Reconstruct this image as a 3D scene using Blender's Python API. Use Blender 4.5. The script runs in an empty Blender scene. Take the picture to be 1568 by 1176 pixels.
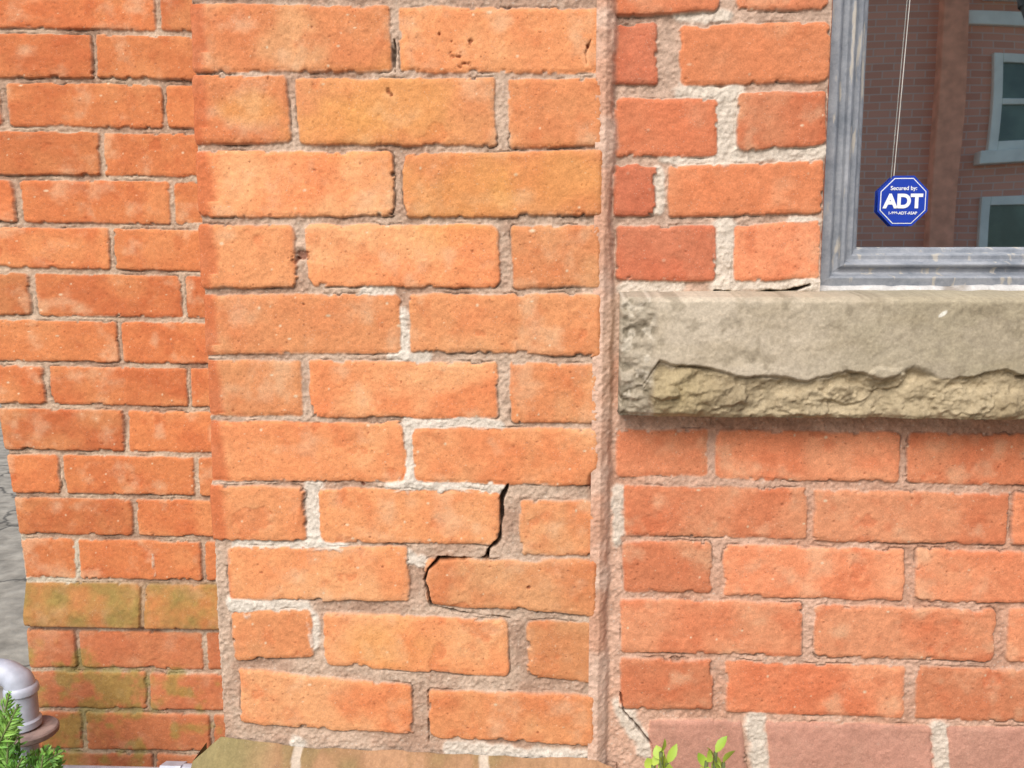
import bpy, bmesh, math, random
import numpy as np
from mathutils import Matrix, Vector
random.seed(4); rng=np.random.default_rng(7)
scene=bpy.context.scene
ALB=np.array([.68,.80,.78])   # fired clay: lit colour -> base colour
ALM=np.array([.66,.67,.66])   # mortar
ALN=np.array([.67,.66,.65])   # stone, paint

# ---------------------------------------------------------------- image pixels to wall planes
# Image pixels are projected along camera rays onto the real vertical wall planes (metres).
PITCH=math.radians(7); YAW=math.radians(2.2); EYE=Vector((0,0,1.15)); FL=1250.0
ROT=Matrix.Rotation(YAW,3,'Z')@Matrix.Rotation(math.radians(90)-PITCH,3,'X')
def W(u,v,D):
    d=ROT@Vector(((u-784)/FL,-(v-588)/FL,-1)); t=D/d.y
    return (EYE.x+d.x*t, EYE.z+d.z*t)
def WP(l,D): return [W(u,v,D) for u,v in l]

# ---------------------------------------------------------------- noise
def _h(ix,iy,seed):
    n=(ix.astype(np.int64)*374761393+iy.astype(np.int64)*668265263+seed*974634777)&0xffffffff
    n=((n^(n>>13))*1274126177)&0xffffffff
    n=n^(n>>16)
    return (n&0xffffff).astype(np.float32)/np.float32(0xffffff)
def vn(x,y,seed):
    xi=np.floor(x);yi=np.floor(y);fx=(x-xi).astype(np.float32);fy=(y-yi).astype(np.float32)
    fx=fx*fx*(3-2*fx);fy=fy*fy*(3-2*fy)
    xi=xi.astype(np.int64);yi=yi.astype(np.int64)
    a=_h(xi,yi,seed);b=_h(xi+1,yi,seed);c=_h(xi,yi+1,seed);d=_h(xi+1,yi+1,seed)
    return (a*(1-fx)+b*fx)*(1-fy)+(c*(1-fx)+d*fx)*fy
def fbm(x,y,size,octv=4,seed=1,gain=.5):
    s=0;a=1;t=0;f=1/size
    for o in range(octv):
        s=s+a*(vn(x*f+17.3*o+3.1*seed,y*f-9.7*o,seed+o)*2-1);t+=a;a*=gain;f*=2.03
    return s/t
def ss(a,b,x):
    t=np.clip((x-a)/(b-a),0,1);return t*t*(3-2*t)
def pits(x,y,size,prob,rmin,rmax,seed):
    """signed closeness to random round pits, 0..1"""
    xi=np.floor(x/size);yi=np.floor(y/size);out=np.zeros(np.broadcast(x,y).shape,np.float32)
    for dx in (-1,0,1):
        for dy in (-1,0,1):
            cx=xi+dx;cy=yi+dy
            px=(cx+.15+.7*_h(cx,cy,seed))*size;py=(cy+.15+.7*_h(cx,cy,seed+1))*size
            on=_h(cx,cy,seed+2)<prob;r=rmin+(rmax-rmin)*_h(cx,cy,seed+3)**3
            e=.5+1.0*_h(cx,cy,seed+4)
            d=np.sqrt(((x-px)*e)**2+(y-py)**2)/r
            out=np.maximum(out,np.where(on,np.clip(1.25-d,0,1),0))
    return out
def segdist(X,Z,pts):
    D=np.full(X.shape,9.,np.float32)
    for (ax,az),(bx,bz) in zip(pts[:-1],pts[1:]):
        dx,dz=bx-ax,bz-az;L=dx*dx+dz*dz+1e-12
        t=np.clip(((X-ax)*dx+(Z-az)*dz)/L,0,1)
        D=np.minimum(D,np.hypot(X-ax-t*dx,Z-az-t*dz))
    return D
def lin(c):
    c=np.array(c,float)/255
    return np.where(c<=.04045,c/12.92,((c+.055)/1.055)**2.4)
def A(*c): return lin(c)*ALB
def AM(*c): return lin(c)*ALM
def AN(*c): return lin(c)*ALN
def mix(a,b,t):
    t=np.asarray(t)[...,None];return a*(1-t)+b*t

# ---------------------------------------------------------------- materials
def new_mat(name):
    m=bpy.data.materials.new(name);m.use_nodes=True;nt=m.node_tree
    return m,nt,nt.nodes['Principled BSDF']
def N(nt,t,**k):
    n=nt.nodes.new(t)
    for a,b in k.items():
        if a in n.inputs.keys(): n.inputs[a].default_value=b
        else: setattr(n,a,b)
    return n
def relief_mat(name,bump=.35,speck=.5,rough=.9,fine=700):
    m,nt,b=new_mat(name);L=nt.links.new
    at=N(nt,'ShaderNodeAttribute',attribute_name='base')
    tc=N(nt,'ShaderNodeTexCoord')
    n1=N(nt,'ShaderNodeTexNoise');n1.inputs['Scale'].default_value=fine;n1.inputs['Detail'].default_value=3
    n2=N(nt,'ShaderNodeTexNoise');n2.inputs['Scale'].default_value=160;n2.inputs['Detail'].default_value=5
    v=N(nt,'ShaderNodeTexVoronoi');v.inputs['Scale'].default_value=330
    for n in (n1,n2,v): L(tc.outputs['Object'],n.inputs['Vector'])
    mr=N(nt,'ShaderNodeMapRange');mr.inputs['From Min'].default_value=.25;mr.inputs['From Max'].default_value=.75
    mr.inputs['To Min'].default_value=1-.28*speck;mr.inputs['To Max'].default_value=1+.28*speck
    L(n1.outputs['Fac'],mr.inputs['Value'])
    mr2=N(nt,'ShaderNodeMapRange');mr2.inputs['From Min'].default_value=.3;mr2.inputs['From Max'].default_value=.7
    mr2.inputs['To Min'].default_value=.92;mr2.inputs['To Max'].default_value=1.08
    L(n2.outputs['Fac'],mr2.inputs['Value'])
    mu=N(nt,'ShaderNodeMath',operation='MULTIPLY');L(mr.outputs[0],mu.inputs[0]);L(mr2.outputs[0],mu.inputs[1])
    vm=N(nt,'ShaderNodeVectorMath',operation='SCALE');L(at.outputs['Color'],vm.inputs[0]);L(mu.outputs[0],vm.inputs['Scale'])
    mg=N(nt,'ShaderNodeMapRange');mg.inputs['From Min'].default_value=.18;mg.inputs['From Max'].default_value=.10
    mg.inputs['To Max'].default_value=.6*speck
    L(v.outputs['Distance'],mg.inputs['Value'])
    n3=N(nt,'ShaderNodeTexNoise');n3.inputs['Scale'].default_value=45;L(tc.outputs['Object'],n3.inputs['Vector'])
    m3=N(nt,'ShaderNodeMath',operation='GREATER_THAN');m3.inputs[1].default_value=.5;L(n3.outputs['Fac'],m3.inputs[0])
    m4=N(nt,'ShaderNodeMath',operation='MULTIPLY');L(mg.outputs[0],m4.inputs[0]);L(m3.outputs[0],m4.inputs[1])
    mx=N(nt,'ShaderNodeMix',data_type='RGBA');L(m4.outputs[0],mx.inputs[0]);L(vm.outputs[0],mx.inputs[6])
    mx.inputs[7].default_value=(.62,.5,.40,1)
    L(mx.outputs[2],b.inputs['Base Color'])
    b.inputs['Roughness'].default_value=rough;b.inputs['Specular IOR Level'].default_value=.25
    bp=N(nt,'ShaderNodeBump');bp.inputs['Strength'].default_value=bump;bp.inputs['Distance'].default_value=.0012
    L(mu.outputs[0],bp.inputs['Height']);L(bp.outputs[0],b.inputs['Normal'])
    return m
M_BRICK=relief_mat('weathered_brick',speck=.6);M_STONE=relief_mat('sandstone',bump=.35,speck=.5,fine=500)
def flat_mat(name,col,rough=.6,noise=.15,scale=60,bump=.0,metal=0,spec=.4):
    m,nt,b=new_mat(name);L=nt.links.new
    tc=N(nt,'ShaderNodeTexCoord');n=N(nt,'ShaderNodeTexNoise');n.inputs['Scale'].default_value=scale;n.inputs['Detail'].default_value=6
    L(tc.outputs['Object'],n.inputs['Vector'])
    mx=N(nt,'ShaderNodeMix',data_type='RGBA');mr=N(nt,'ShaderNodeMapRange')
    mr.inputs['From Min'].default_value=.35;mr.inputs['From Max'].default_value=.65;L(n.outputs['Fac'],mr.inputs['Value']);L(mr.outputs[0],mx.inputs[0])
    c=np.array(col,float)
    mx.inputs[6].default_value=(*np.clip(c*(1-noise),0,1),1);mx.inputs[7].default_value=(*np.clip(c*(1+noise),0,1),1)
    L(mx.outputs[2],b.inputs['Base Color']);b.inputs['Roughness'].default_value=rough;b.inputs['Metallic'].default_value=metal
    b.inputs['Specular IOR Level'].default_value=spec
    if bump:
        bp=N(nt,'ShaderNodeBump');bp.inputs['Strength'].default_value=bump;bp.inputs['Distance'].default_value=.003
        L(n.outputs['Fac'],bp.inputs['Height']);L(bp.outputs[0],b.inputs['Normal'])
    return m

# ---------------------------------------------------------------- mesh helpers
def empty(name):
    o=bpy.data.objects.new(name,None);scene.collection.objects.link(o);return o
def link(name,me,mat,parent=None):
    o=bpy.data.objects.new(name,me);scene.collection.objects.link(o)
    if mat: me.materials.append(mat)
    if parent: o.parent=parent
    return o
def grid_mesh(name,P,Cc,mat,parent,keep=None):
    nz,nx=P.shape[:2];idx=np.arange(nz*nx).reshape(nz,nx)
    q=np.stack([idx[:-1,:-1],idx[:-1,1:],idx[1:,1:],idx[1:,:-1]],-1).reshape(-1,4)
    if keep is not None: q=q[keep.reshape(-1)]
    me=bpy.data.meshes.new(name);me.vertices.add(nz*nx);me.vertices.foreach_set('co',P.reshape(-1).astype(np.float32))
    n=len(q);me.loops.add(n*4);me.polygons.add(n)
    me.loops.foreach_set('vertex_index',q.reshape(-1).astype(np.int32))
    me.polygons.foreach_set('loop_start',np.arange(0,n*4,4,dtype=np.int32))
    try: me.polygons.foreach_set('loop_total',np.full(n,4,np.int32))
    except Exception: pass
    me.polygons.foreach_set('use_smooth',np.ones(n,bool))
    at=me.attributes.new('base','FLOAT_COLOR','POINT')
    c4=np.ones((nz*nx,4),np.float32);c4[:,:3]=np.clip(Cc.reshape(-1,3),0,.85);at.data.foreach_set('color',c4.reshape(-1))
    me.update(calc_edges=True);me.validate()
    return link(name,me,mat,parent)
def lines(*seg):
    """non uniform coordinates: (a,b,step)..."""
    out=[]
    for a,b,s in seg:
        n=max(2,int(round((b-a)/s))+1);v=np.linspace(a,b,n)
        out.append(v if not out else v[1:])
    return np.concatenate(out)
def quads(tab,D,lean):
    r=[]
    for xl,xr,a,bb,c,d in tab:
        ml=(a+bb)/2;mr=(c+d)/2
        r.append([*W(xl+lean(xl)*(a-ml),a,D),*W(xr+lean(xr)*(c-mr),c,D),*W(xr+lean(xr)*(d-mr),d,D),*W(xl+lean(xl)*(bb-ml),bb,D)])
    return r
def bond(z0,rows,x0,x1,course=.0725,bh=.0625,L=.205,j=.0095,down=False,off=0,lo=None,hi=None):
    r=[]
    for k in range(rows):
        zb=z0-(k+1)*course+ (course-bh)/2 if down else z0+k*course+(course-bh)/2
        x=x0-((k+off)%2)*.107
        while x<x1:
            a,b=max(x,x0),min(x+L,x1)
            if b-a>.03: r.append([a,zb+bh,b,zb+bh,b,zb,a,zb])
            x+=L+j
    return r
def field(s,z,bricks,warp=.0013,seed=3,rad=(.002,.006)):
    X,Z=np.meshgrid(s,z);X=X.astype(np.float64);Z=Z.astype(np.float64)
    wx=X+warp*fbm(X,Z,.02,3,seed)+.0007*fbm(X,Z,.004,2,seed+5)
    wz=Z+warp*fbm(X,Z,.024,3,seed+11)+.0007*fbm(X,Z,.004,2,seed+15)
    D=np.full(X.shape,.05);ID=np.full(X.shape,-1,int)
    for k,b in enumerate(bricks):
        xa,xb=min(b[0],b[6]),max(b[2],b[4]);za,zb=min(b[5],b[7]),max(b[1],b[3])
        i0,i1=np.searchsorted(z,[za-.012,zb+.012]);j0,j1=np.searchsorted(s,[xa-.012,xb+.012])
        if i0>=i1 or j0>=j1: continue
        x=wx[i0:i1,j0:j1];y=wz[i0:i1,j0:j1]
        u=np.clip((x-xa)/(xb-xa),0,1);v=np.clip((y-za)/(zb-za),0,1)
        top=y-(b[1]*(1-u)+b[3]*u);bot=(b[7]*(1-u)+b[5]*u)-y
        lf=(b[6]*(1-v)+b[0]*v)-x;rt=x-(b[4]*(1-v)+b[2]*v)
        r=rad[0]+(rad[1]-rad[0])*random.random()
        qx=np.maximum(lf,rt)+r;qz=np.maximum(top,bot)+r
        d=np.hypot(np.maximum(qx,0),np.maximum(qz,0))+np.minimum(np.maximum(qx,qz),0)-r
        sub=D[i0:i1,j0:j1];m=d<sub;sub[m]=d[m];ID[i0:i1,j0:j1][m]=k
    return X,Z,D-.0009,ID

def brickwork(X,Z,D,ID,nb,cfg,seed):
    """returns height and colour for a masonry relief"""
    g=lambda k,d:cfg.get(k,d)
    R=np.random.default_rng(seed);off=R.normal(0,.0009,nb+1)
    cm=R.random(nb+1);val=R.normal(1,.07,nb+1)
    n1=fbm(X,Z,.035,4,seed+1);n2=fbm(X,Z,.009,3,seed+2);n3=fbm(X,Z,.003,2,seed+3)
    chip=ss(.22,.55,fbm(X,Z,.012,3,seed+77))*ss(-.009,-.001,D)   # broken arrises
    D=D+.0030*chip
    t=ss(.0010,-.0012,D)
    hb=off[ID]+.0009*n1+.0005*n2+.0003*n3-.0016*ss(-.005,0,D)*(.6+.4*n1)
    p=pits(X+.001*n2,Z,.022,.30,.0005,.0016,seed+4);p2=pits(X,Z,.0075,.45,.0003,.0010,seed+9)
    hb-=.0009*p*t+.0005*p2
    sp=ss(.44,.56,fbm(X,Z,.05,5,seed+21));hb-=sp*.0007
    md=g('depth',.0035)
    n4=fbm(X,Z,.05,2,seed+30)
    hm=-md*(1+.7*n4)+.0013*n2+.0010*n3
    h=hm*(1-t)+hb*t
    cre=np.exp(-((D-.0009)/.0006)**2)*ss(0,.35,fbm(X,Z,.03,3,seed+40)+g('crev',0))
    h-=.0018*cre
    c1,c2,c3=[A(*g(k,0)) for k in ('c1','c2','c3')]
    cmort,cm2=[AM(*g(k,0)) for k in ('m1','m2')]
    b=mix(np.broadcast_to(c1,X.shape+(3,)),c2,np.clip(cm[ID]*.8+.65*n1,0,1))
    b=mix(b,c3,ss(.0,.6,fbm(X,Z,.06,4,seed+50)+.5*(cm[ID]-.4))*.8)
    b=b*(val[ID]*(1+.08*n2+.09*n3))[...,None]
    b=mix(b,c2*np.array([.86,.74,.68]),ss(.15,.6,fbm(X,Z,.022,5,seed+23))*.40)
    b=mix(b,c2*np.array([.94,.84,.8]),sp*.5)
    b=mix(b,A(150,70,45),np.clip(p*1.3,0,1)*.65)
    b=mix(b,A(130,62,40),np.clip(p2*1.5,0,1)*.55)
    b=mix(b,A(252,198,162),ss(.05,.7,fbm(X,Z,.028,5,seed+65))*.40)
    fl=pits(X,Z,.019,.35,.0005,.0018,seed+60);b=mix(b,A(250,215,185),np.clip(fl*1.5,0,1)*.7)
    b=mix(b,cmort,ss(-.003,-.0003,D)*ss(-.1,.6,fbm(X,Z,.02,3,seed+61))*.5)
    m=mix(np.broadcast_to(cmort,X.shape+(3,)),cm2,ss(-.3,.5,n4+.4*n2))
    m=m*(1+.14*n2+.20*n3)[...,None]
    gr=pits(X,Z,.004,.4,.0003,.0010,seed+66);m=mix(m,AM(245,230,214),np.clip(gr*1.4,0,1)*.5)
    gr=pits(X,Z,.005,.3,.0003,.0009,seed+68);m=mix(m,AM(130,100,85),np.clip(gr*1.4,0,1)*.5)
    col=mix(m,b,t)
    col=col*(1-.6*np.clip(cre,0,1))[...,None]  # joint shadow lines along brick edges, darkened into the base colour
    return h,col,t,(n1,n2,n3)
def pale(X,Z,h,col,t,ns,marks,D0,colr=(244,234,220),seed=5):
    w1=fbm(X,Z,.010,3,seed);w2=fbm(X,Z,.03,3,seed+7)
    c=np.array(AN(*colr))
    for pts,w in marks:
        w=w/1480.
        P=WP(pts,D0);xs=[p[0] for p in P];zs=[p[1] for p in P]
        i=np.where((Z[:,0]>min(zs)-.03)&(Z[:,0]<max(zs)+.03))[0];j=np.where((X[0]>min(xs)-.03)&(X[0]<max(xs)+.03))[0]
        if len(i)==0 or len(j)==0: continue
        sl=(slice(i[0],i[-1]+1),slice(j[0],j[-1]+1))
        d=segdist(X[sl],Z[sl],P)+.004*w1[sl]+.004*w2[sl]
        joint=ss(w*1.5+.004,w*1.0+.001,d)*(1-t[sl]);smear=ss(w*.9,w*.5,d)*t[sl]*ss(-.2,.3,w1[sl])*.8
        a=np.clip(joint+smear,0,1)
        h[sl]=h[sl]+a*.0014
        col[sl]=mix(col[sl],c*(1+.06*ns[0][sl]+.10*ns[1][sl]+.12*ns[2][sl])[...,None],a*(.88+.12*w2[sl]))
    return h,col
def crack(X,Z,h,col,pts,w,D0,depth=.012,seed=8,dark=(40,25,20),op=.85):
    P=WP(pts,D0)
    d=segdist(X,Z,P)+.0022*fbm(X,Z,.012,4,seed)
    ww=w/1480.*(1+.8*fbm(X,Z,.03,2,seed+3))
    a=ss(ww+.0007,ww-.0004,d);h-=depth*a;col[:]=mix(col,A(*dark),a*op)
    return h,col

house=empty('brick_house')
# ================================================================ PIER
pier=[(293,595,2,109,8,107),(612,925,10,108,12,111),
(300,440,115,218,117,218),(455,757,120,219,120,222),(780,922,122,226,120,223),
(305,600,230,332,233,330),(617,920,235,332,232,330),
(312,452,343,440,346,440),(470,762,345,438,345,438),(785,920,346,442,346,438),
(320,612,452,544,452,540),(628,920,450,538,452,545),
(327,460,552,637,554,636),(475,760,553,637,556,640),(783,925,556,647,558,648),
(333,620,646,736,648,737),(633,925,655,736,658,745),
(343,468,746,829,745,828),(490,765,748,830,752,834),(797,928,768,850,768,852),
(350,625,840,918,838,922),(652,930,858,925,858,945),
(357,478,938,1012,935,1008),(497,778,940,1018,950,1038),(808,932,953,1037,955,1050),
(368,630,1026,1108,1052,1125),(658,942,1058,1128,1068,1145)]
DP=.83
pq=quads(pier,DP,lambda x:.065-.047*(x-293)/632)
SL,SR=-.3525,.0575;CR=.005
for b in pq:
    if b[0]<SL+.016: b[0]=b[6]=SL-.10
    if b[2]>SR-.012: b[2]=b[4]=SR+.024
ztop=W(600,-4,DP)[1]
pq+=[[a[0]-.10 if a[0]<=SL+.001 else a[0],a[1],a[2],a[3],a[4],a[5],a[6]-.10 if a[6]<=SL+.001 else a[6],a[7]] for a in bond(ztop,14,SL,SR+.02,off=1)]
for (zc,par) in [(ztop-i*.0722,i%2) for i in range(11)]:
    x=SL-.11
    while x>SL-.37:
        pq.append([x-.20,zc-.005,x,zc-.005,x,zc-.067,x-.20,zc-.067]);x-=.215
s=lines((SL-.365,SL-.02,.006),(SL-.02,SL,.0012),(SL,SR,.00092),(SR,SR+.014,.0012),(SR+.014,SR+.02,.003))
zb=W(600,1176,DP)[1]
z=lines((.58,zb-.01,.004),(zb-.01,1.44,.00092),(1.44,2.3,.008))
X,Z,D,ID=field(s,z,pq,warp=.0022,seed=3,rad=(.002,.008))
cfg=dict(c1=(245,155,106),c2=(238,134,88),c3=(248,170,122),m1=(222,192,170),m2=(198,162,140),depth=.0032,crev=.03)
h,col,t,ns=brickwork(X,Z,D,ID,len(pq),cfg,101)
for (u,v,r) in ((850,275,110),(600,160,130),(520,200,90),(700,300,120),(590,990,80),(380,170,60)):
    cx,cz=W(u,v,DP);g=ss(1.1,.3,np.hypot(X-cx,(Z-cz)*1.6)/(r/1480)+.4*ns[0])
    col=mix(col,np.array(A(249,166,88)),g*t*.35)
e=ss(SL+.022,SL+.012,X+.006*ns[0]+.10*(((Z*1000)%72.5)/1000-.03))
col=mix(col,np.array(A(214,104,64)),e*t*.7);h-=e*t*.0012
marks=[([(606,746),(760,750)],7),([(618,735),(630,752)],11),([(478,742),(480,780),(482,835)],9),([(362,836),(520,840)],7),([(475,820),(520,842)],9),
([(362,926),(465,932)],9),([(364,922),(378,942)],11),([(626,650),(627,730)],7),([(640,648),(765,654)],5),([(565,448),(590,448)],7),([(475,945),(478,990)],7),
([(605,845),(640,862)],6),([(455,1140),(460,1176)],7),([(600,548),(650,550)],5),([(616,480),(620,545)],4),([(690,1150),(940,1162)],7)]
h,col=pale(X,Z,h,col,t,ns,marks,DP)
h,col=crack(X,Z,h,col,[(778,742),(768,765),(768,790),(765,825),(748,842),(745,855)],2.4,DP)
h,col=crack(X,Z,h,col,[(745,855),(700,856),(672,857),(655,872),(650,890),(660,928)],1.6,DP)
h,col=crack(X,Z,h,col,[(660,928),(700,938),(780,948)],.4,DP,.005,op=.6)
h,col=crack(X,Z,h,col,[(655,1060),(656,1140)],.4,DP,.005,op=.6)
h,col=crack(X,Z,h,col,[(603,60),(604,110)],.8,DP,.006,op=.7)
h,col=crack(X,Z,h,col,[(905,60),(897,80),(900,112)],.0,DP,.002,op=.5)
h,col=crack(X,Z,h,col,[(410,118),(404,150),(415,175)],.0,DP,.002,op=.4)
for (u,v,r) in ((700,88,11),(716,98,6),(720,62,3),(672,50,2),(600,145,5),(463,390,7),(465,466,2),(810,900,2),(555,742,2),(604,152,4),(452,400,5),(900,70,2)):
    cx,cz=W(u,v,DP);g=ss(1.2,.4,np.hypot(X-cx,Z-cz)/(r/1480)+1.6*ns[1]+.8*ns[2]);h-=.0022*g;col=mix(col,np.array(A(140,64,42)),g*.7)
cx,cz=W(925,742,DP);g=ss(1.1,.7,np.hypot(X-cx,Z-cz)/.019+.15*ns[0]);h-=g*.004;col=mix(col,np.array(A(190,90,60)),g*.7*(Z>cz-.003))
tl=np.clip((SL+CR-X)/(CR*math.pi/2),0,1);tr=np.clip((X-(SR-CR))/(CR*math.pi/2),0,1)
aL=tl*math.pi/2;aR=tr*math.pi/2
arcL=SL+CR-CR*math.pi/2;arcR=SR-CR+CR*math.pi/2
px=np.where(X<SL+CR,SL+CR-CR*np.sin(aL),np.where(X>SR-CR,SR-CR+CR*np.sin(aR),X))
py=DP+CR-CR*np.cos(aL);py=np.where(X>SR-CR,DP+CR-CR*np.cos(aR),py)
py=py+np.maximum(arcL-X,0)+np.maximum(X-arcR,0)
nx=-np.sin(aL)+np.sin(aR);ny=-np.cos(aL)*np.cos(aR)
px=px+.0016*fbm(Z,Z*0,.05,3,55)*(tl+tr)
P=np.stack([px+nx*h,py+ny*h,Z],-1)
grid_mesh('pier',P,col,M_BRICK,house)

# ================================================================ RIGHT WALL
DR=.843
right=[(935,1100,-70,22,-72,16),(1128,1270,-72,14,-75,12),
(933,1006,36,127,34,127),(1042,1270,40,130,32,122),
(942,1098,150,238,152,238),(1130,1265,142,230,140,222),
(940,1003,252,330,252,330),(1025,1260,254,332,248,325),
(945,1095,347,428,347,430),(1125,1255,346,430,338,425),
(945,1083,660,730,658,728),(1098,1378,660,733,664,738),(1392,1690,664,738,668,745),
(957,1235,746,820,748,826),(1248,1543,752,828,756,834),(1552,1845,756,834,760,840),
(955,1090,830,906,832,908),(1110,1385,836,912,842,920),(1405,1690,842,920,848,927),
(952,1228,918,998,925,1004),(1248,1523,928,1006,934,1012),(1545,1840,934,1012,940,1018),
(950,1090,1008,1084,1012,1086),(1113,1385,1014,1090,1022,1100),(1405,1690,1022,1100,1030,1110)]
rq=quads(right,DR,lambda x:.02-.00012*(x-930))
nbrick=len(rq)
stone=[(1000,1142,1102,1240,1106,1246),(1182,1432,1106,1250,1114,1250),(1458,1750,1114,1250,1120,1250)]
rq+=quads(stone,DR,lambda x:.12)
stone_ids=[nbrick,nbrick+1,nbrick+2]
ext=[]
ext+=bond(W(1100,-80,DR)[1],12,.062,.283)
for b in bond(.64,14,.70,1.9): ext.append(b)
ext+=bond(.64+14*.0725,14,1.2,1.9)
ext+=bond(0.0,8,.062,1.9)
rq+=ext
s=lines((.050,.52,.00095),(.52,1.9,.008))
zs0=W(1000,1176,DR)[1]-.015
z=lines((0,zs0,.012),(zs0,1.44,.00095),(1.44,2.35,.008))
X,Z,D,ID=field(s,z,rq,warp=.0017,seed=31)
cfg=dict(c1=(240,143,104),c2=(232,124,86),c3=(244,157,118),m1=(232,188,164),m2=(218,168,142),depth=.0026,crev=-.04)
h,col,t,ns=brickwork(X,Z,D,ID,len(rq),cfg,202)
zsill=W(1100,545,DR)[1]
up=ss(zsill-.01,zsill+.01,Z)
mm=np.array(AM(212,182,162))*(1+.15*ns[1]+.15*ns[2])[...,None]
col=mix(col,mm,up*(1-t)*.8);h-=up*(1-t)*.0012
def tint(ids,c,a):
    global col
    m=np.isin(ID,ids)*t*a;col=mix(col,np.array(A(*c))*(1+.12*ns[1]+.14*ns[0])[...,None],m)
tint([2,6],(204,100,74),.7);tint([8],(216,112,84),.6);tint([4],(222,118,82),.5);tint([0],(228,125,86),.5);tint([3,7],(236,138,92),.5)
tint(stone_ids,(212,150,134),.85)
# sloping mortar fillet squeezed between pier and wall
fil=ss(.074,.067,X+.005*ns[0]+.002*ns[1]);slope=np.clip((.075-X)/.015,0,1)
h=h*(1-fil)+fil*(.0135*slope+.0012*ns[1]+.0008*ns[2]-.001)
col=mix(col,mix(np.broadcast_to(AM(244,206,184),X.shape+(3,)),AM(232,178,150),ss(-.3,.4,ns[0]))*(1+.12*ns[1]+.12*ns[2])[...,None],fil*.95)
marks=[([(1113,150),(1111,245)],13),([(1045,142),(1130,140)],6),([(1130,238),(1258,232)],7),([(1110,345),(1106,435)],11),([(1020,242),(1085,244)],5),
([(1215,338),(1250,340)],5),([(1240,436),(1265,440)],7),([(1100,438),(1240,436)],5),([(1157,1105),(1168,1190)],11),([(1440,1115),(1450,1190)],9),
([(950,1080),(992,1150)],9),([(1040,22),(1110,24)],5),([(1010,260),(1010,320)],4),([(960,440),(1040,436)],6),([(946,750),(946,830)],4)]
h,col=pale(X,Z,h,col,t,ns,marks,DR,seed=15,colr=(240,228,212))
h,col=crack(X,Z,h,col,[(1095,446),(1150,452),(1180,447),(1215,445),(1240,436)],1.8,DR)
h,col=crack(X,Z,h,col,[(950,1060),(955,1090),(975,1112),(998,1140),(1006,1160)],1.1,DR,.006,dark=(90,50,40),op=.75)
XO0=W(1268,200,DR)[0]-.001;XO1=1.2;ZO0=W(1300,455,DR)[1];ZO1=2.2
P=np.stack([X,DR-h,Z],-1)
xc=(s[:-1]+s[1:])/2;zc=(z[:-1]+z[1:])/2
hole=((xc[None]>XO0)&(xc[None]<XO1)&(zc[:,None]>ZO0)&(zc[:,None]<ZO1))
grid_mesh('right_wall',P,col,M_BRICK,house,keep=~hole)

# ================================================================ LEFT WALL
DL=1.2
ys=[-25,47,122,197,271,344,415,487,557,623,693,759,822,889,960,1023,1085,1147,1208]
J=[[34,240],[-70,143],[45,250],[-55,155],[58,263],[-45,170],[72,280],[-35,182],[85,288],[-20,192],[100,300],[205],[118,310],[220],[120,315],[228],[130,325],[238]]
XL0=-.811;lq=[]
for i,jj in enumerate(J):
    ym=(ys[i]+ys[i+1])/2
    zl,zr=W(20,ys[i]-1,DL)[1],W(300,ys[i]+4,DL)[1];zl2,zr2=W(20,ys[i+1]-1,DL)[1],W(300,ys[i+1]+4,DL)[1]
    xs=[W(x,ym,DL)[0] for x in jj];xs=[x for x in xs if x>XL0+.03]
    xs=[XL0-.09]+xs
    while xs[-1]<-.30: xs.append(xs[-1]+.208)
    xa,xb=W(20,ym,DL)[0],W(300,ym,DL)[0]
    f=lambda x,p,q:p+(q-p)*(x-xa)/(xb-xa)
    g=.0045
    for a,b in zip(xs[:-1],xs[1:]):
        a2=a+g;b2=min(b-g,-.28)
        if b2-a2<.02: continue
        lq.append([a2,f(a2,zl,zr)-g,b2,f(b2,zl,zr)-g,b2,f(b2,zl2,zr2)+g,a2,f(a2,zl2,zr2)+g])
lq+=bond(W(100,-30,DL)[1],10,XL0-.09,-.28);zlow=W(100,1212,DL)[1]
lq+=bond(zlow,int(zlow/.0725)+1,XL0-.09,-.28,down=True)
s=lines((XL0-.35,XL0-.02,.008),(XL0-.02,-.45,.0012),(-.45,-.28,.005))
zl0=W(60,1176,DL)[1]-.01
z=lines((0,zl0,.008),(zl0,1.62,.0012),(1.62,2.3,.01))
X,Z,D,ID=field(s,z,lq,warp=.0019,seed=61,rad=(.002,.005))
cfg=dict(c1=(228,132,84),c2=(216,112,70),c3=(233,144,95),m1=(214,186,162),m2=(190,156,134),depth=.0040,crev=.10)
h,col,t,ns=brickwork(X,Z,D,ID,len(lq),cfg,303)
z1=W(150,889,DL)[1];z2=W(150,958,DL)[1]
H=.012*ss(z1+.002,z2+.012,Z)-.007*ss(z2+.002,z2-.004,Z)
h=h+H
mn=fbm(X,Z,.03,4,71)
led=ss(z2-.004,z2+.004,Z)*ss(z1+.002,z1-.006,Z)
col=mix(col,np.array(A(166,130,74))*(1+.2*ns[1])[...,None],led*np.clip(.65+.7*mn,0,1)*(.4+.6*t))
moss=ss(.0,.5,mn+.55*ss(z2,z2-.10,Z)-.55*ss(-.72,-.60,X)-.1)*ss(z2+.01,z2-.05,Z)
col=mix(col,np.array(A(154,136,72))*(1+.2*ns[1])[...,None],moss*.65)
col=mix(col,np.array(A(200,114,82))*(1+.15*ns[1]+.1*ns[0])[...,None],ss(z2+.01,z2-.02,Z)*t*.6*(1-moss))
marks=[([(30,812),(36,880)],8),([(45,886),(110,890)],6),([(118,835),(118,880)],4),([(232,835),(236,880)],3)]
h,col=pale(X,Z,h,col,t,ns,marks,DL,colr=(215,205,185),seed=25)
CR2=.006;tl=np.clip((XL0+CR2-X)/(CR2*math.pi/2),0,1);a=tl*math.pi/2
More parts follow.
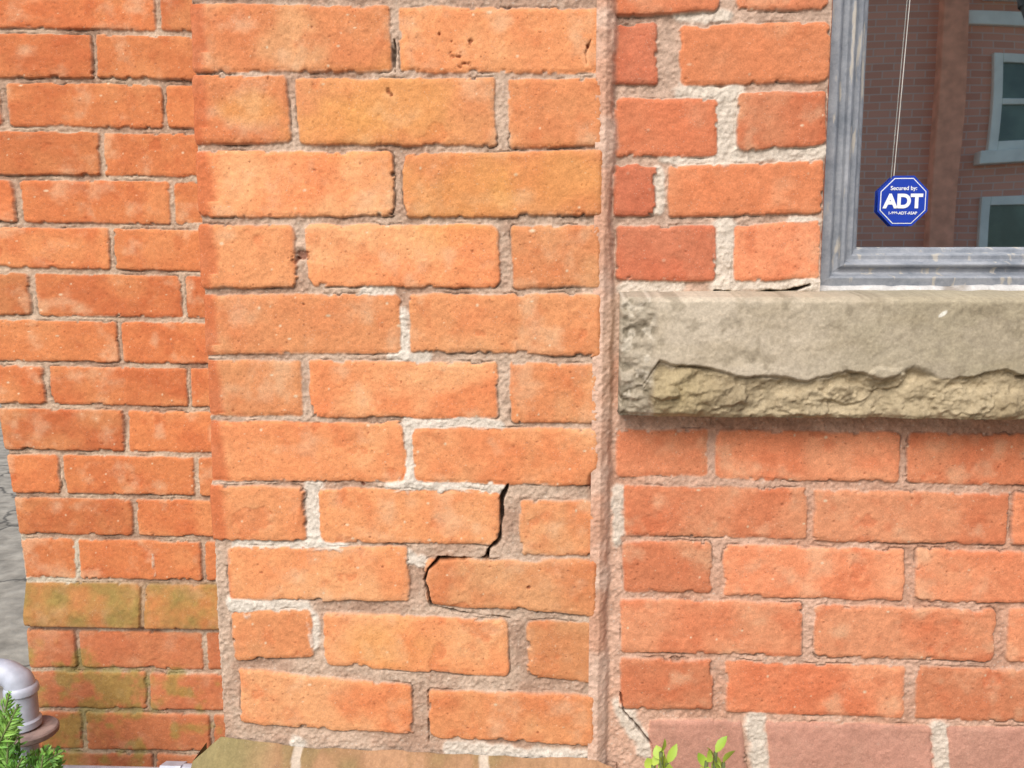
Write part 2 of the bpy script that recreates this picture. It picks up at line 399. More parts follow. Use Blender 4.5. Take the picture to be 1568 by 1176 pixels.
zr_=W(40,860,DL)[1]
px=np.where(X<XL0+CR2,XL0+CR2-CR2*np.sin(a),X)-.085*np.maximum(Z-zr_,0)*ss(-.66,-.80,X)
py=DL+CR2-CR2*np.cos(a)+np.maximum(XL0+CR2-CR2*math.pi/2-X,0)
P=np.stack([px-np.sin(a)*(h-.7*H),py-np.cos(a)*h,Z],-1)
grid_mesh('left_wall',P,col,M_BRICK,house)

# ================================================================ PLINTH under pier
x0,x1=-.385,.082
def ztp(x):
    return np.interp(x,[-.40,SL,-.24,SR,.09],[W(350,1160,DP)[1]-.02,W(400,1130,DP)[1],W(480,1145,DP)[1],W(940,1164,DP)[1],W(960,1180,DP)[1]])
zt=float(ztp(SL))
s=np.concatenate([[x0-.001],lines((x0,x1,.0014)),[x1+.001]]);z=np.concatenate([[0],lines((.02,.55,.02)),lines((.55,zt+.010,.0014))[1:]])
X,Z=np.meshgrid(s,z);ZT=ztp(X)+.003*fbm(X,X*0,.03,3,84)
Z=np.minimum(Z,ZT)
n1=fbm(X,Z,.05,4,81);n2=fbm(X,Z,.01,3,82);n3=fbm(X,Z,.003,2,83)
H=np.minimum(.040,(ZT-Z)*1.3);sl=np.minimum((X-x0)*1.0,(x1-X)*1.0)+.003
H=np.minimum(H,np.where(Z<zt-.05,np.minimum(.040,sl+.01),sl+.004));H=H+.002*n1+.001*n2+.0004*n3
col=mix(np.broadcast_to(A(204,146,112),X.shape+(3,)),A(172,124,90),ss(-.4,.5,n1+.4*n2))
col=mix(col,A(150,134,90),ss(-.27,-.35,X+.04*n1)*.8);col=mix(col,A(158,136,94),ss(.1,.5,n1)*.4)
jx=W(742,1176,DP)[0];jm=ss(.007,.0045,np.abs(X-jx)+.003*n2);jx2=W(458,1150,DP)[0];jm=np.maximum(jm,ss(.006,.004,np.abs(X-jx2)+.003*n2))
col=mix(col,AN(230,215,198),jm*.8);H-=jm*.001
col=col*(1+.12*n2+.12*n3)[...,None]
Y=DP-H;Y[:,0]=.87;Y[:,-1]=.86
P=np.stack([X,Y,Z],-1);grid_mesh('plinth',P,col,M_STONE,house)

# ================================================================ STONE SILL
DS=.795
xs0=W(953,545,DS)[0];zt=W(1200,456,DS)[1];zb=W(1200,642,DS)[1]
xs=lines((xs0,.50,.0011),(.50,1.3,.006));zz=lines((zb,zt,.0011))
X,Z=np.meshgrid(xs,zz)
n1=fbm(X,Z,.05,4,91);n2=fbm(X,Z,.012,4,92);n3=fbm(X,Z,.003,2,93);st=fbm(X*.5+.01*n1,Z+.008*n1,.022,4,94)
bx=[W(u,v,DS) for u,v in ((940,600),(985,590),(1010,552),(1060,558),(1110,566),(1160,578),(1240,588),(1300,568),(1350,580),(1400,566),(1450,578),(1568,568),(1700,575))]
bl=np.interp(X[0],[p[0] for p in bx],[p[1] for p in bx])+.006*fbm(X[0],X[0]*0,.025,4,95)
wd=.0012+.0045*ss(-.1,.4,fbm(X,Z*0,.04,2,113))
low=ss(1,-1,(Z-bl[None]+wd*.5)/wd);uv=ss(-.15,.35,fbm(X,Z*0,.05,2,96)+.1)
under=np.exp(-((Z-bl[None]+.0016)/.0012)**2)*uv
H=.0010*n1+.0007*n2+.0004*n3
rock=.007*st+.012*n1+.0024*n2+.0008*n3
rock=rock+.003*np.round(3*fbm(X*.5+.004*n2,Z,.035,3,131))/3
H=H-low*(.003+.0050*uv-rock)-.003*under
for (u,v,r) in ((1355,580,30),(1110,606,38),(1480,614,42),(1230,620,40),(1010,600,28),(1300,604,30)):
    cx,cz=W(u,v,DS);g=ss(1.08,.86,np.hypot((X-cx),(Z-cz)*2.0)/(r/1480)+.45*n2+.35*n1);H+=g*.0040
pt=pits(X,Z,.008,.5,.0005,.0020,130);H-=.0010*pt*low
xc0=W(1008,500,DS)[0];le=ss(xc0+.003,xc0-.005,X+.008*n1+.01*(Z-(zt+zb)/2))
H-=le*(.005+.007*n2+.25*np.maximum(xc0-X,0)-.006*n1)
ed=ss(.006,0,zt-Z);H-=.004*ed**2+.0012*ed*n2;H-=.004*ss(.006,0,Z-zb)**2
col=mix(np.broadcast_to(AN(222,208,186),X.shape+(3,)),AN(186,174,148),ss(.16,.42,X+.08*n1+.02*n2))
col=mix(col,AN(206,192,170),ss(.0,.5,st)*.4)
col=mix(col,AN(168,152,122),ss(-.1,.5,fbm(X*.4,Z,.03,4,101))*.4)
col=mix(col,AN(146,134,112),ss(.2,.5,fbm(X,Z,.015,4,104))*.45)
lc=mix(np.broadcast_to(AN(206,188,154),X.shape+(3,)),AN(168,150,118),ss(-.3,.4,n1+.5*st+.4*n2))
lc=mix(lc,AN(216,196,146),ss(.12,.0,np.hypot(X-W(1040,600,DS)[0],Z-W(1040,600,DS)[1])*2.2+.02*n1)*.5)
col=mix(col,lc,low*.9);col=mix(col,AN(120,104,80),np.clip(pt,0,1)*.4*low)
ec=mix(np.broadcast_to(AN(190,178,158),X.shape+(3,)),AN(136,126,108),ss(.05,.3,n2));ec=mix(ec,AN(228,218,200),ss(.15,.4,fbm(X,Z,.008,3,103))*.7)
col=mix(col,ec,le*.85)
col=mix(col,AN(110,92,70),under*.65*low)
cx,cz=W(1444,481,DS);q1=(X-cx)*.8+(Z-cz)*.6;q2=-(X-cx)*.6+(Z-cz)*.8
col=mix(col,AN(245,242,230),ss(.0055,.004,np.hypot(q1,q2*2.6)+.001*n2))
col=col*(1+.10*n2+.12*n3)[...,None]
Y=DS-H
P=np.stack([X,Y,Z],-1)
nt_=14;rows=[];ctop=[]
for k in range(1,nt_+1):
    f=k/nt_;r=P[-1].copy();r[:,1]=P[-1][:,1]*(1-f)+.90*f;r[:,2]=zt+.003*min(1,f*4)+.006*f+.0012*fbm(r[:,0],r[:,1]*4,.02,3,105);rows.append(r)
    ctop.append(col[-1]*(1.0+.06*fbm(r[:,0],r[:,1]*4,.03,3,106))[:,None])
bot=P[0].copy();bot[:,1]=.87
P=np.concatenate([bot[None],P,np.array(rows)],0);col=np.concatenate([col[:1]*.8,col,np.array(ctop)],0)
lc_=P[:,:1].copy();lc_[...,1]=np.maximum(.87,lc_[...,1]);lc_[...,0]+=.002
P=np.concatenate([lc_,P],1);col=np.concatenate([col[:,:1],col],1)
grid_mesh('window_sill',P,col,M_STONE,house)

# ================================================================ WINDOW
zf=W(1400,434,.872)[1]
xf=W(1266,200,.872)[0]
def paint_mat():
    m,nt,b=new_mat('weathered_grey_paint');L=nt.links.new
    tc=N(nt,'ShaderNodeTexCoord')
    n=N(nt,'ShaderNodeTexNoise');n.inputs['Scale'].default_value=30;n.inputs['Detail'].default_value=9;n.inputs['Roughness'].default_value=.75
    w=N(nt,'ShaderNodeTexNoise');w.inputs['Scale'].default_value=120;w.inputs['Detail'].default_value=6
    mp=N(nt,'ShaderNodeMapping');mp.inputs['Scale'].default_value=(1,1,.2)
    L(tc.outputs['Object'],n.inputs['Vector']);L(tc.outputs['Object'],mp.inputs['Vector']);L(mp.outputs[0],w.inputs['Vector'])
    r=N(nt,'ShaderNodeValToRGB');r.color_ramp.elements[0].position=.35;r.color_ramp.elements[0].color=(*(AN(130,138,150)),1)
    r.color_ramp.elements[1].position=.68;r.color_ramp.elements[1].color=(*(AN(188,192,200)),1);L(n.outputs['Fac'],r.inputs[0])
    r2=N(nt,'ShaderNodeValToRGB');r2.color_ramp.elements[0].position=.60;r2.color_ramp.elements[0].color=(0,0,0,1);r2.color_ramp.elements[1].position=.66
    L(w.outputs['Fac'],r2.inputs[0])
    mx=N(nt,'ShaderNodeMix',data_type='RGBA');L(r2.outputs[0],mx.inputs[0]);L(r.outputs[0],mx.inputs[6]);mx.inputs[7].default_value=(*AN(204,198,188),1)
    L(mx.outputs[2],b.inputs['Base Color']);b.inputs['Roughness'].default_value=.6
    bp=N(nt,'ShaderNodeBump');bp.inputs['Strength'].default_value=.6;bp.inputs['Distance'].default_value=.002;L(n.outputs['Fac'],bp.inputs['Height']);L(bp.outputs[0],b.inputs['Normal'])
    return m
M_PAINT=paint_mat()
prof=[(-.004,.905),(-.004,.868),(.007,.866),(.009,.868),(.012,.877),(.014,.879),(.019,.878),(.021,.874),(.024,.873),(.027,.876),(.028,.884),(.031,.885),(.036,.885),(.038,.888),(.040,.896),(.044,.897),(.047,.902),(.047,.914)]
bm=bmesh.new();loops=[]
X1=1.19;Z1=2.19
for w,y in prof:
    loops.append([bm.verts.new(c) for c in ((xf+w,y,zf+w*.82),(X1-w,y,zf+w*.82),(X1-w,y,Z1-w),(xf+w,y,Z1-w))])
for a,b in zip(loops[:-1],loops[1:]):
    for k in range(4): bm.faces.new((a[k],a[(k+1)%4],b[(k+1)%4],b[k]))
bmesh.ops.recalc_face_normals(bm,faces=bm.faces)
me=bpy.data.meshes.new('window_frame');bm.to_mesh(me);bm.free();fr=link('window_frame',me,M_PAINT,house)
bv=fr.modifiers.new('b','BEVEL');bv.width=.0008;bv.segments=2;bv.limit_method='ANGLE'
def box(bm,x0,x1,y0,y1,z0,z1):
    v=[bm.verts.new(c) for c in ((x0,y0,z0),(x1,y0,z0),(x1,y1,z0),(x0,y1,z0),(x0,y0,z1),(x1,y0,z1),(x1,y1,z1),(x0,y1,z1))]
    for f in ((0,3,2,1),(4,5,6,7),(0,1,5,4),(1,2,6,5),(2,3,7,6),(3,0,4,7)): bm.faces.new([v[i] for i in f])
def boxes(name,lst,mat,parent,bev=.0):
    bm=bmesh.new()
    for b in lst: box(bm,*b)
    me=bpy.data.meshes.new(name);bm.to_mesh(me);bm.free();o=link(name,me,mat,parent)
    if bev:
        m=o.modifiers.new('b','BEVEL');m.width=bev;m.segments=2
    return o
xs=lines((xf-.008,.52,.0015),(.52,X1,.02));ang=np.linspace(0,math.pi,7)
XX,AA=np.meshgrid(xs,ang);nn_=fbm(XX,AA*.003,.02,4,120)
P=np.stack([XX,.868-.010*np.sin(AA)*(1+.35*nn_),zf-.009-.007*np.cos(AA)*(1+.3*nn_)],-1)
cc=np.broadcast_to(AN(226,224,222),XX.shape+(3,))*(1+.15*fbm(XX,AA*.003,.008,3,121))[...,None]
cc=mix(cc,AN(150,135,118),ss(.25,.5,fbm(XX,AA*.004,.03,3,122))*.7)
grid_mesh('caulk_strip',P,cc,M_STONE,house)
boxes('window_reveal',[(XO0-.10,xf-.0045,.858,1.05,ZO0,ZO1+.1),(1.1905,1.32,.858,1.05,ZO0,ZO1+.1)],flat_mat('reveal_brick',A(190,100,70),.9,.2,50,.4),house)
GY=.912
m,nt,b=new_mat('window_glass');nt.nodes.remove(b);o_=nt.nodes['Material Output']
tr_=N(nt,'ShaderNodeBsdfTransparent');tr_.inputs[0].default_value=(.85,.95,.95,1)
gl=N(nt,'ShaderNodeBsdfGlossy');gl.inputs['Roughness'].default_value=.012;gl.inputs['Color'].default_value=(.97,1,1,1)
mx=N(nt,'ShaderNodeMixShader');mx.inputs[0].default_value=.90
nt.links.new(tr_.outputs[0],mx.inputs[1]);nt.links.new(gl.outputs[0],mx.inputs[2]);nt.links.new(mx.outputs[0],o_.inputs[0])
tcn=N(nt,'ShaderNodeTexCoord');nn=N(nt,'ShaderNodeTexNoise');nn.inputs['Scale'].default_value=5;nn.inputs['Detail'].default_value=0;bp=N(nt,'ShaderNodeBump');bp.inputs['Strength'].default_value=.08;bp.inputs['Distance'].default_value=.01
nt.links.new(tcn.outputs['Object'],nn.inputs['Vector']);nt.links.new(nn.outputs['Fac'],bp.inputs['Height']);nt.links.new(bp.outputs[0],gl.inputs['Normal'])
me=bpy.data.meshes.new('glass');me.from_pydata([(xf+.04,GY,zf+.03),(X1-.04,GY,zf+.03),(X1-.04,GY,Z1-.04),(xf+.04,GY,Z1-.04)],[],[(0,1,2,3)]);link('window_pane',me,m,house)
M_DARK=flat_mat('room_wall',(.14,.15,.15),.9)
me=bpy.data.meshes.new('room');rv=[(xf-.3,.925,.6),(2.0,.925,.6),(2.0,.925,2.4),(xf-.3,.925,2.4),(xf-.3,3,.6),(2.0,3,.6),(2.0,3,2.4),(xf-.3,3,2.4)]
me.from_pydata(rv,[],[(4,5,6,7),(0,4,7,3),(1,2,6,5),(0,1,5,4),(3,7,6,2)]);link('room',me,M_DARK,house)
boxes('masonry_core',[(XL0+.03,-.30,1.24,1.5,0,2.3),(-.33,.05,.86,1.5,0,2.3),(.05,XO0-.01,.88,1.2,0,2.3),(.05,1.9,.90,1.2,0,ZO0-.05)],flat_mat('core_brick',A(180,90,60),.95),house)
def tube(bm,p,q,r,n=8):
    p=Vector(p);q=Vector(q);d=(q-p).normalized();u=d.orthogonal().normalized();v=d.cross(u)
    a=[bm.verts.new(p+r*(math.cos(2*math.pi*k/n)*u+math.sin(2*math.pi*k/n)*v)) for k in range(n)]
    b=[bm.verts.new(q+r*(math.cos(2*math.pi*k/n)*u+math.sin(2*math.pi*k/n)*v)) for k in range(n)]
    for k in range(n): bm.faces.new((a[k],a[(k+1)%n],b[(k+1)%n],b[k]))
    bm.faces.new(a[::-1]);bm.faces.new(b)
bm=bmesh.new();yb=.9085
a=W(1397,-40,yb);c=W(1366,300,yb);tube(bm,(a[0],yb,a[1]),(c[0],yb,c[1]),.00045,6)
me=bpy.data.meshes.new('screen_cord');bm.to_mesh(me);bm.free();link('screen_cord',me,flat_mat('white_cord',(.5,.47,.43),.6),house)

# ---- security sticker (flat, on the pane)
stk=empty('security_sticker');cx,cz=W(1381,308,GY-.002)
def ngon(name,r,y,mat,n=8):
    me=bpy.data.meshes.new(name);k=r/math.cos(math.pi/8)
    me.from_pydata([(cx+k*math.cos(math.pi/8+i*math.pi/4),y,cz+k*math.sin(math.pi/8+i*math.pi/4)) for i in range(8)],[],[tuple(range(8))])
    return link(name,me,mat,stk)
M_W=flat_mat('sticker_white',(.78,.8,.82),.5,.02);M_B=flat_mat('sticker_blue',(.012,.045,.36),.4,.05)
YS_=GY-.0040
ngon('blue_ring',.0264,YS_-.0003,M_B);ngon('white_line',.0240,YS_-.0006,M_W);ngon('blue_field',.0231,YS_-.0009,M_B)
def text(body,size,dz,bold,name):
    c=bpy.data.curves.new(name,'FONT');c.body=body;c.size=size;c.align_x='CENTER';c.align_y='CENTER';c.offset=bold
    o=bpy.data.objects.new(name,c);scene.collection.objects.link(o)
    o.rotation_euler=(math.pi/2,0,0);o.location=(cx,YS_-.0013,cz+dz);c.materials.append(M_W);o.parent=stk
text('ADT',.0200,-.001,.0009,'big_letters');text('Secured by:',.0060,.0132,.0001,'top_line');text('1-888-ADT-ASAP',.0042,-.0130,.0001,'bottom_line')

# ================================================================ GROUND
def ground_mat():
    m,nt,b=new_mat('concrete_paving');L=nt.links.new
    tc=N(nt,'ShaderNodeTexCoord');n=N(nt,'ShaderNodeTexNoise');n.inputs['Scale'].default_value=12;n.inputs['Detail'].default_value=9
    v=N(nt,'ShaderNodeTexVoronoi',feature='DISTANCE_TO_EDGE');v.inputs['Scale'].default_value=1.3
    mp=N(nt,'ShaderNodeMix',data_type='VECTOR');mp.inputs[0].default_value=.12
    L(tc.outputs['Object'],mp.inputs[4]);L(n.outputs['Color'],mp.inputs[5]);L(mp.outputs[1],v.inputs['Vector'])
    L(tc.outputs['Object'],n.inputs['Vector'])
    r=N(nt,'ShaderNodeValToRGB');r.color_ramp.elements[0].color=(.17,.15,.12,1);r.color_ramp.elements[1].color=(.38,.34,.28,1)
    r.color_ramp.elements[0].position=.3;r.color_ramp.elements[1].position=.7
    L(n.outputs['Fac'],r.inputs[0])
    r2=N(nt,'ShaderNodeValToRGB');r2.color_ramp.elements[0].color=(.25,.25,.25,1);r2.color_ramp.elements[1].position=.02
    L(v.outputs['Distance'],r2.inputs[0]);mm=N(nt,'ShaderNodeMix',data_type='RGBA',blend_type='MULTIPLY');mm.inputs[0].default_value=1
    L(r.outputs[0],mm.inputs[6]);L(r2.outputs[0],mm.inputs[7]);L(mm.outputs[2],b.inputs['Base Color']);b.inputs['Roughness'].default_value=.9
    bp=N(nt,'ShaderNodeBump');bp.inputs['Distance'].default_value=.01;L(n.outputs['Fac'],bp.inputs['Height']);L(bp.outputs[0],b.inputs['Normal'])
    return m
me=bpy.data.meshes.new('ground');me.from_pydata([(-300,-300,0),(300,-300,0),(300,300,0),(-300,300,0)],[],[(0,1,2,3)]);link('ground',me,ground_mat())

# ================================================================ HOUSE ACROSS THE STREET (seen in the pane)
h2=empty('brick_house')
def facade_mat():
    m,nt,b=new_mat('street_brick');L=nt.links.new
    tc=N(nt,'ShaderNodeTexCoord');sp=N(nt,'ShaderNodeSeparateXYZ');cb=N(nt,'ShaderNodeCombineXYZ')
    L(tc.outputs['Object'],sp.inputs[0]);L(sp.outputs['X'],cb.inputs['X']);L(sp.outputs['Z'],cb.inputs['Y'])
    br=N(nt,'ShaderNodeTexBrick');br.inputs['Scale'].default_value=1;br.inputs['Brick Width'].default_value=.21;br.inputs['Row Height'].default_value=.073
    br.inputs['Mortar Size'].default_value=.006;br.inputs['Color1'].default_value=(.72,.36,.25,1);br.inputs['Color2'].default_value=(.60,.29,.20,1);br.inputs['Mortar'].default_value=(.62,.46,.38,1)
    L(cb.outputs[0],br.inputs['Vector']);L(br.outputs['Color'],b.inputs['Base Color']);b.inputs['Roughness'].default_value=.9
    return m
YF=-7
MF=facade_mat();MS=flat_mat('pale_trim',(.74,.78,.70),.7,.1,5)
MG=flat_mat('dark_glass',(.12,.18,.14),.1,.3,2);MS2=flat_mat('brick_band',(.80,.38,.24),.9,.15,8)
wins=[(4.5,5.7,2.5,3.45),(4.5,5.7,.9,2.05),(7.2,8.4,2.5,3.45),(7.2,8.4,.9,2.05),(1.2,2.2,2.6,3.6),(4.5,5.7,4.1,5.4),(7.2,8.4,4.1,5.4)]
boxes('facade',[(-1,14,YF-6,YF,0,6.2)],MF,h2)
boxes('cornice',[(-1.2,14.2,YF-6,YF+.25,6.2,6.45),(-1.1,14.1,YF-6,YF+.12,6.02,6.2)],MS,h2,.02)
tl_=[];gl_=[]
for x0,x1,z0,z1 in wins:
    for bxx in ((x0,x0+.09,z0,z1),(x1-.09,x1,z0,z1),(x0+.09,x1-.09,z1-.09,z1),(x0+.09,x1-.09,z0,z0+.09),(x0+.09,x1-.09,(z0+z1)/2-.03,(z0+z1)/2+.03)):
        tl_.append((bxx[0],bxx[1],YF-.02,YF+.05,bxx[2],bxx[3]))
    tl_.append((x0-.1,x1+.1,YF-.02,YF+.12,z0-.13,z0-.003));gl_.append((x0+.05,x1-.05,YF-.02,YF+.012,z0+.05,z1-.05))
boxes('window_trim',tl_,MS,h2,.008);boxes('window_glass',gl_,MG,h2)
boxes('brick_pilaster',[(3.98,4.22,YF-.02,YF+.12,0,6.0)],MS2,h2,.01)
boxes('string_course',[(4.225,13.9,YF-.02,YF+.06,3.72,3.86)],MS,h2,.01)

def leafmat(name,c1,c2):
    m,nt,b=new_mat(name);L=nt.links.new
    oi=N(nt,'ShaderNodeTexCoord');n=N(nt,'ShaderNodeTexNoise');n.inputs['Scale'].default_value=25;L(oi.outputs['Object'],n.inputs['Vector'])
    mr=N(nt,'ShaderNodeMapRange');mr.inputs['From Min'].default_value=.35;mr.inputs['From Max'].default_value=.65;L(n.outputs['Fac'],mr.inputs['Value'])
    mx=N(nt,'ShaderNodeMix',data_type='RGBA');L(mr.outputs[0],mx.inputs[0]);mx.inputs[6].default_value=(*c1,1);mx.inputs[7].default_value=(*c2,1)
    L(mx.outputs[2],b.inputs['Base Color']);b.inputs['Roughness'].default_value=.55
    return m
tree=empty('street_tree');bm=bmesh.new();T=Vector((4.25,-4.9,0))
def limb(bm,p,q,r0,r1,n=8,seg=5,j=.06):
    p=Vector(p);q=Vector(q);prev=None
    for k in range(seg+1):
        f=k/seg;c=p.lerp(q,f)+Vector((random.uniform(-j,j),random.uniform(-j,j),0))*(0<k<seg)
        r=r0+(r1-r0)*f;ring=[bm.verts.new(c+Vector((r*math.cos(a*2*math.pi/n),r*math.sin(a*2*math.pi/n),0))) for a in range(n)]
        if prev:
            for a in range(n): bm.faces.new((prev[a],prev[(a+1)%n],ring[(a+1)%n],ring[a]))
        prev=ring
    return q
limb(bm,T,T+Vector((-.10,0,2.35)),.22,.17,12,6,.02);limb(bm,T+Vector((-.10,0,2.30)),T+Vector((-.46,0,3.3)),.18,.14,12,4,.02);limb(bm,T+Vector((-.46,0,3.27)),T+Vector((-.62,0.1,4.8)),.145,.08,12,5,.03)
tips=[]
for k in range(9):
    a=k*2*math.pi/9;b0=T+Vector((-.5,0,3.2+.13*k));q=b0+Vector((math.cos(a)*1.1,math.sin(a)*.9,.9+random.random()*.8));limb(bm,b0,q,.05,.015);tips.append(q);tips.append(b0.lerp(q,.6)+Vector((0,0,.3)))
me=bpy.data.meshes.new('trunk');bm.to_mesh(me);bm.free();link('trunk',me,flat_mat('bark',(.13,.14,.13),.9,.3,20,.6),tree)
bm=bmesh.new()
for k in range(5200):
    c=random.choice(tips)+Vector((random.gauss(0,.28),random.gauss(0,.28),random.gauss(0,.24)));u=Vector([random.gauss(0,1) for _ in range(3)]).normalized()*.05;v=u.orthogonal().normalized()*.03
    bm.faces.new([bm.verts.new(c+w) for w in (-u,v,u,-v)])
me=bpy.data.meshes.new('crown');bm.to_mesh(me);bm.free();link('crown',me,leafmat('tree_leaf',(.08,.13,.09),(.13,.20,.13)),tree)

# ================================================================ GAS METER PIPEWORK
gas=empty('gas_meter')
M_PIPE=flat_mat('grey_pipe_paint',AN(206,214,232),.4,.12,60,.15)
def lathe(name,prof,loc,mat,parent,n=32,rot=None):
    bm=bmesh.new();pr=None
    for r,zz_ in prof:
        ring=[bm.verts.new((r*math.cos(a*2*math.pi/n),r*math.sin(a*2*math.pi/n),zz_)) for a in range(n)]
        if pr:
            for a in range(n): bm.faces.new((pr[a],pr[(a+1)%n],ring[(a+1)%n],ring[a]))
        pr=ring
    bmesh.ops.recalc_face_normals(bm,faces=bm.faces)
    for f in bm.faces: f.smooth=True
    me=bpy.data.meshes.new(name);bm.to_mesh(me);bm.free();o=link(name,me,mat,parent);o.location=loc
    if rot: o.rotation_euler=rot
    md=o.modifiers.new('e','EDGE_SPLIT');md.split_angle=math.radians(40)
    return o
def sweep(name,pts,rads,mat,parent,n=24):
    bm=bmesh.new();prev=None;pts=[Vector(p) for p in pts]
    for i,p in enumerate(pts):
        d=(pts[min(i+1,len(pts)-1)]-pts[max(i-1,0)]).normalized();u=Vector((0,1,0));v=d.cross(u).normalized()
        ring=[bm.verts.new(p+rads[i]*(math.cos(2*math.pi*k/n)*u+math.sin(2*math.pi*k/n)*v)) for k in range(n)]
        if prev:
            for k in range(n): bm.faces.new((prev[k],prev[(k+1)%n],ring[(k+1)%n],ring[k]))
        prev=ring
    bmesh.ops.recalc_face_normals(bm,faces=bm.faces)
    for f in bm.faces: f.smooth=True
    me=bpy.data.meshes.new(name);bm.to_mesh(me);bm.free();return link(name,me,mat,parent)
YG=1.07
g2=W(42,1104,YG);gx=g2[0]-.002;gz=g2[1]+.044
path=[];rad=[]
for k in range(17):
    a=math.pi*.98-math.pi*.98*k/16
    path.append((gx-.036+.034*math.cos(a)*.95,YG,gz+.026*math.sin(a)+.004));rad.append(.0175 if 3<k<13 else .0195)
path=[(path[0][0]-.002,YG,gz-.20)]+path;rad=[.0185]+rad
sweep('elbow_pipe',path,rad,M_PIPE,gas)
lathe('riser_pipe',[(.0185,.010),(.021,.008),(.0225,.004),(.0225,-.002),(.0195,-.004),(.0200,-.040),(.023,-.043),(.023,-.052),(.017,-.054),(.017,-.6)],(gx-.0035,YG,gz+.002),M_PIPE,gas)
lathe('flange',[(.0005,.004),(.034,.004),(.036,.002),(.036,-.004),(.034,-.006),(.0005,-.006)],(gx+.006,YG,gz-.058),flat_mat('rusty_iron',(.26,.19,.17),.8,.3,60,.4),gas)
hx=W(285,1180,YG)
bm=bmesh.new();tube(bm,(gx,YG,hx[1]-.012),(hx[0]-.03,YG,hx[1]-.012),.014,20);tube(bm,(hx[0]-.035,YG,hx[1]-.010),(hx[0]-.005,YG,hx[1]-.010),.021,6);tube(bm,(hx[0]-.005,YG,hx[1]-.010),(hx[0]+.03,YG,hx[1]-.010),.018,20);tube(bm,(hx[0]+.012,YG,hx[1]-.012),(hx[0]+.012,YG,0),.014,20)
me=bpy.data.meshes.new('house_pipe');bm.to_mesh(me);bm.free();link('house_pipe',me,M_PIPE,gas)

# ================================================================ PLANTS
def leaf(bm,base,dirv,L,wd,bend=.3):
    d=Vector(dirv).normalized();sd=d.cross(Vector((random.uniform(-1,1),random.uniform(-1,1),.3))).normalized();up=sd.cross(d)
    prev=None
    for k,(f,wf) in enumerate(((0,.15),(.25,.8),(.55,1),(.8,.65),(1,.02))):
        c=Vector(base)+d*L*f+up*(-bend*L*f*f);a=bm.verts.new(c-sd*wd*wf+up*wd*.25*wf);m_=bm.verts.new(c);b=bm.verts.new(c+sd*wd*wf+up*wd*.25*wf)
        if prev:
            bm.faces.new((prev[0],prev[1],m_,a));bm.faces.new((prev[1],prev[2],b,m_))
        prev=(a,m_,b)
def finish(bm,name,mat,parent):
    for f in bm.faces: f.smooth=True
    me=bpy.data.meshes.new(name);bm.to_mesh(me);bm.free();return link(name,me,mat,parent)
M_LY=leafmat('fresh_leaf',(.22,.36,.03),(.42,.52,.07));M_LG=leafmat('conifer_leaf',(.10,.26,.04),(.26,.46,.08))
M_ST=flat_mat('stem',(.12,.14,.05),.8)
sh=empty('boxwood_shrub');bm=bmesh.new();bs=bmesh.new()
for (u,v) in ((1012,1152),(1096,1152),(1082,1166),(1000,1172),(1022,1168),(1108,1168),(1030,1230),(1080,1240),(1120,1235),(985,1240)):
    yy=.72+random.uniform(-.01,.01);tx,tz=W(u,v,yy)
    base=Vector((W(1050,1176,yy)[0]+random.uniform(-.02,.02),.72,0));tip=Vector((tx,yy,tz))
    tube(bs,base,tip,.0018,6)
    for k in range(30):
        f=k/30.;c=tip+(base-tip)*f*.30;a=k*2.4;el=1.1-.9*min(1,f*3+.1)
        leaf(bm,c,(math.cos(a)*math.cos(el),math.sin(a)*math.cos(el),math.sin(el)+.25),random.uniform(.012,.019),random.uniform(.004,.006),.25)
finish(bm,'leaves',M_LY,sh);finish(bs,'stems',M_ST,sh)
co=empty('conifer_shrub');bm=bmesh.new();bs=bmesh.new();base=Vector((-.66,.95,0))
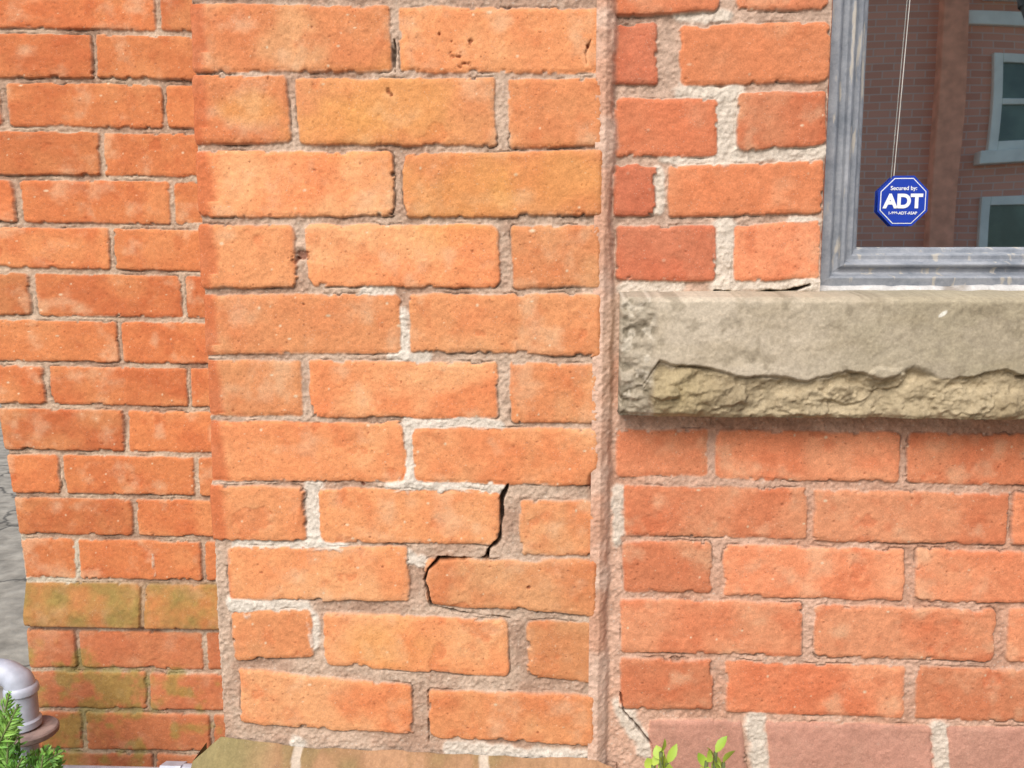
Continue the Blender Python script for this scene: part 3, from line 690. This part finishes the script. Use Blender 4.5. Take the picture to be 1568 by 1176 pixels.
for (u,v,dx,dz) in ((14,1062,.3,1),(28,1080,.5,.9),(5,1095,-.2,1),(30,1105,.6,.6),(75,1142,.6,.7),(98,1150,.9,.5),(66,1156,.2,1),(12,1130,.1,1),(35,1160,.5,.8),(0,1160,0,1),(30,1185,.3,1),(85,1170,.7,.7),(10,1110,.3,1),(90,1145,.3,1)):
    yy=.97+random.uniform(-.04,.04);tx,tz=W(u,v,yy);tip=Vector((tx,yy,tz));st_=tip-Vector((dx,0,dz)).normalized()*.09
    tube(bs,base,st_,.002,5);tube(bs,st_,tip,.0012,5)
    for k in range(30):
        f=k/30.;c=tip.lerp(st_,f);w=.004+.018*min(1,f*2.2)
        for sg in (-1,1):
            dv=Vector((dx,0,dz)).normalized();sd=Vector((dv.z,random.uniform(-.5,.5),-dv.x))*sg
            leaf(bm,c,dv*.8+sd*(.5+.4*f),w*random.uniform(.7,1.2),.0016,.15)
            if f>.2 and k%3==0:
                c2=c+(dv*.8+sd*.7).normalized()*w*.6
                leaf(bm,c2,dv+sd*.2,w*.6,.0015,.1);leaf(bm,c2,sd+dv*.2,w*.5,.0015,.1)
finish(bm,'fronds',M_LG,co);finish(bs,'stems',M_ST,co)

# ================================================================ LIGHT + CAMERA
w=bpy.data.worlds.new('World');scene.world=w;w.use_nodes=True;nt=w.node_tree
sky=nt.nodes.new('ShaderNodeTexSky');sky.sky_type='NISHITA';sky.sun_disc=False;sky.sun_elevation=math.radians(43);sky.sun_rotation=math.radians(195)
sky.air_density=1.0;sky.dust_density=2.0
nt.links.new(sky.outputs[0],nt.nodes['Background'].inputs[0]);nt.nodes['Background'].inputs[1].default_value=.15
sd=bpy.data.lights.new('sun','SUN');sd.energy=4.5;sd.angle=math.radians(50);sd.color=(1,.96,.90)
so=bpy.data.objects.new('sun',sd);scene.collection.objects.link(so)
el=math.radians(43);az=math.radians(195);dv=Vector((math.sin(az)*math.cos(el),math.cos(az)*math.cos(el),math.sin(el)))
so.rotation_euler=dv.to_track_quat('Z','Y').to_euler()
scene.view_settings.view_transform='Standard';scene.view_settings.look='None';scene.view_settings.exposure=0
cd=bpy.data.cameras.new('camera');cd.sensor_width=36;cd.lens=FL/1568*36;cd.clip_start=.02;cd.clip_end=1000
co_=bpy.data.objects.new('camera',cd);scene.collection.objects.link(co_);co_.location=EYE;co_.rotation_euler=ROT.to_euler()
scene.camera=co_
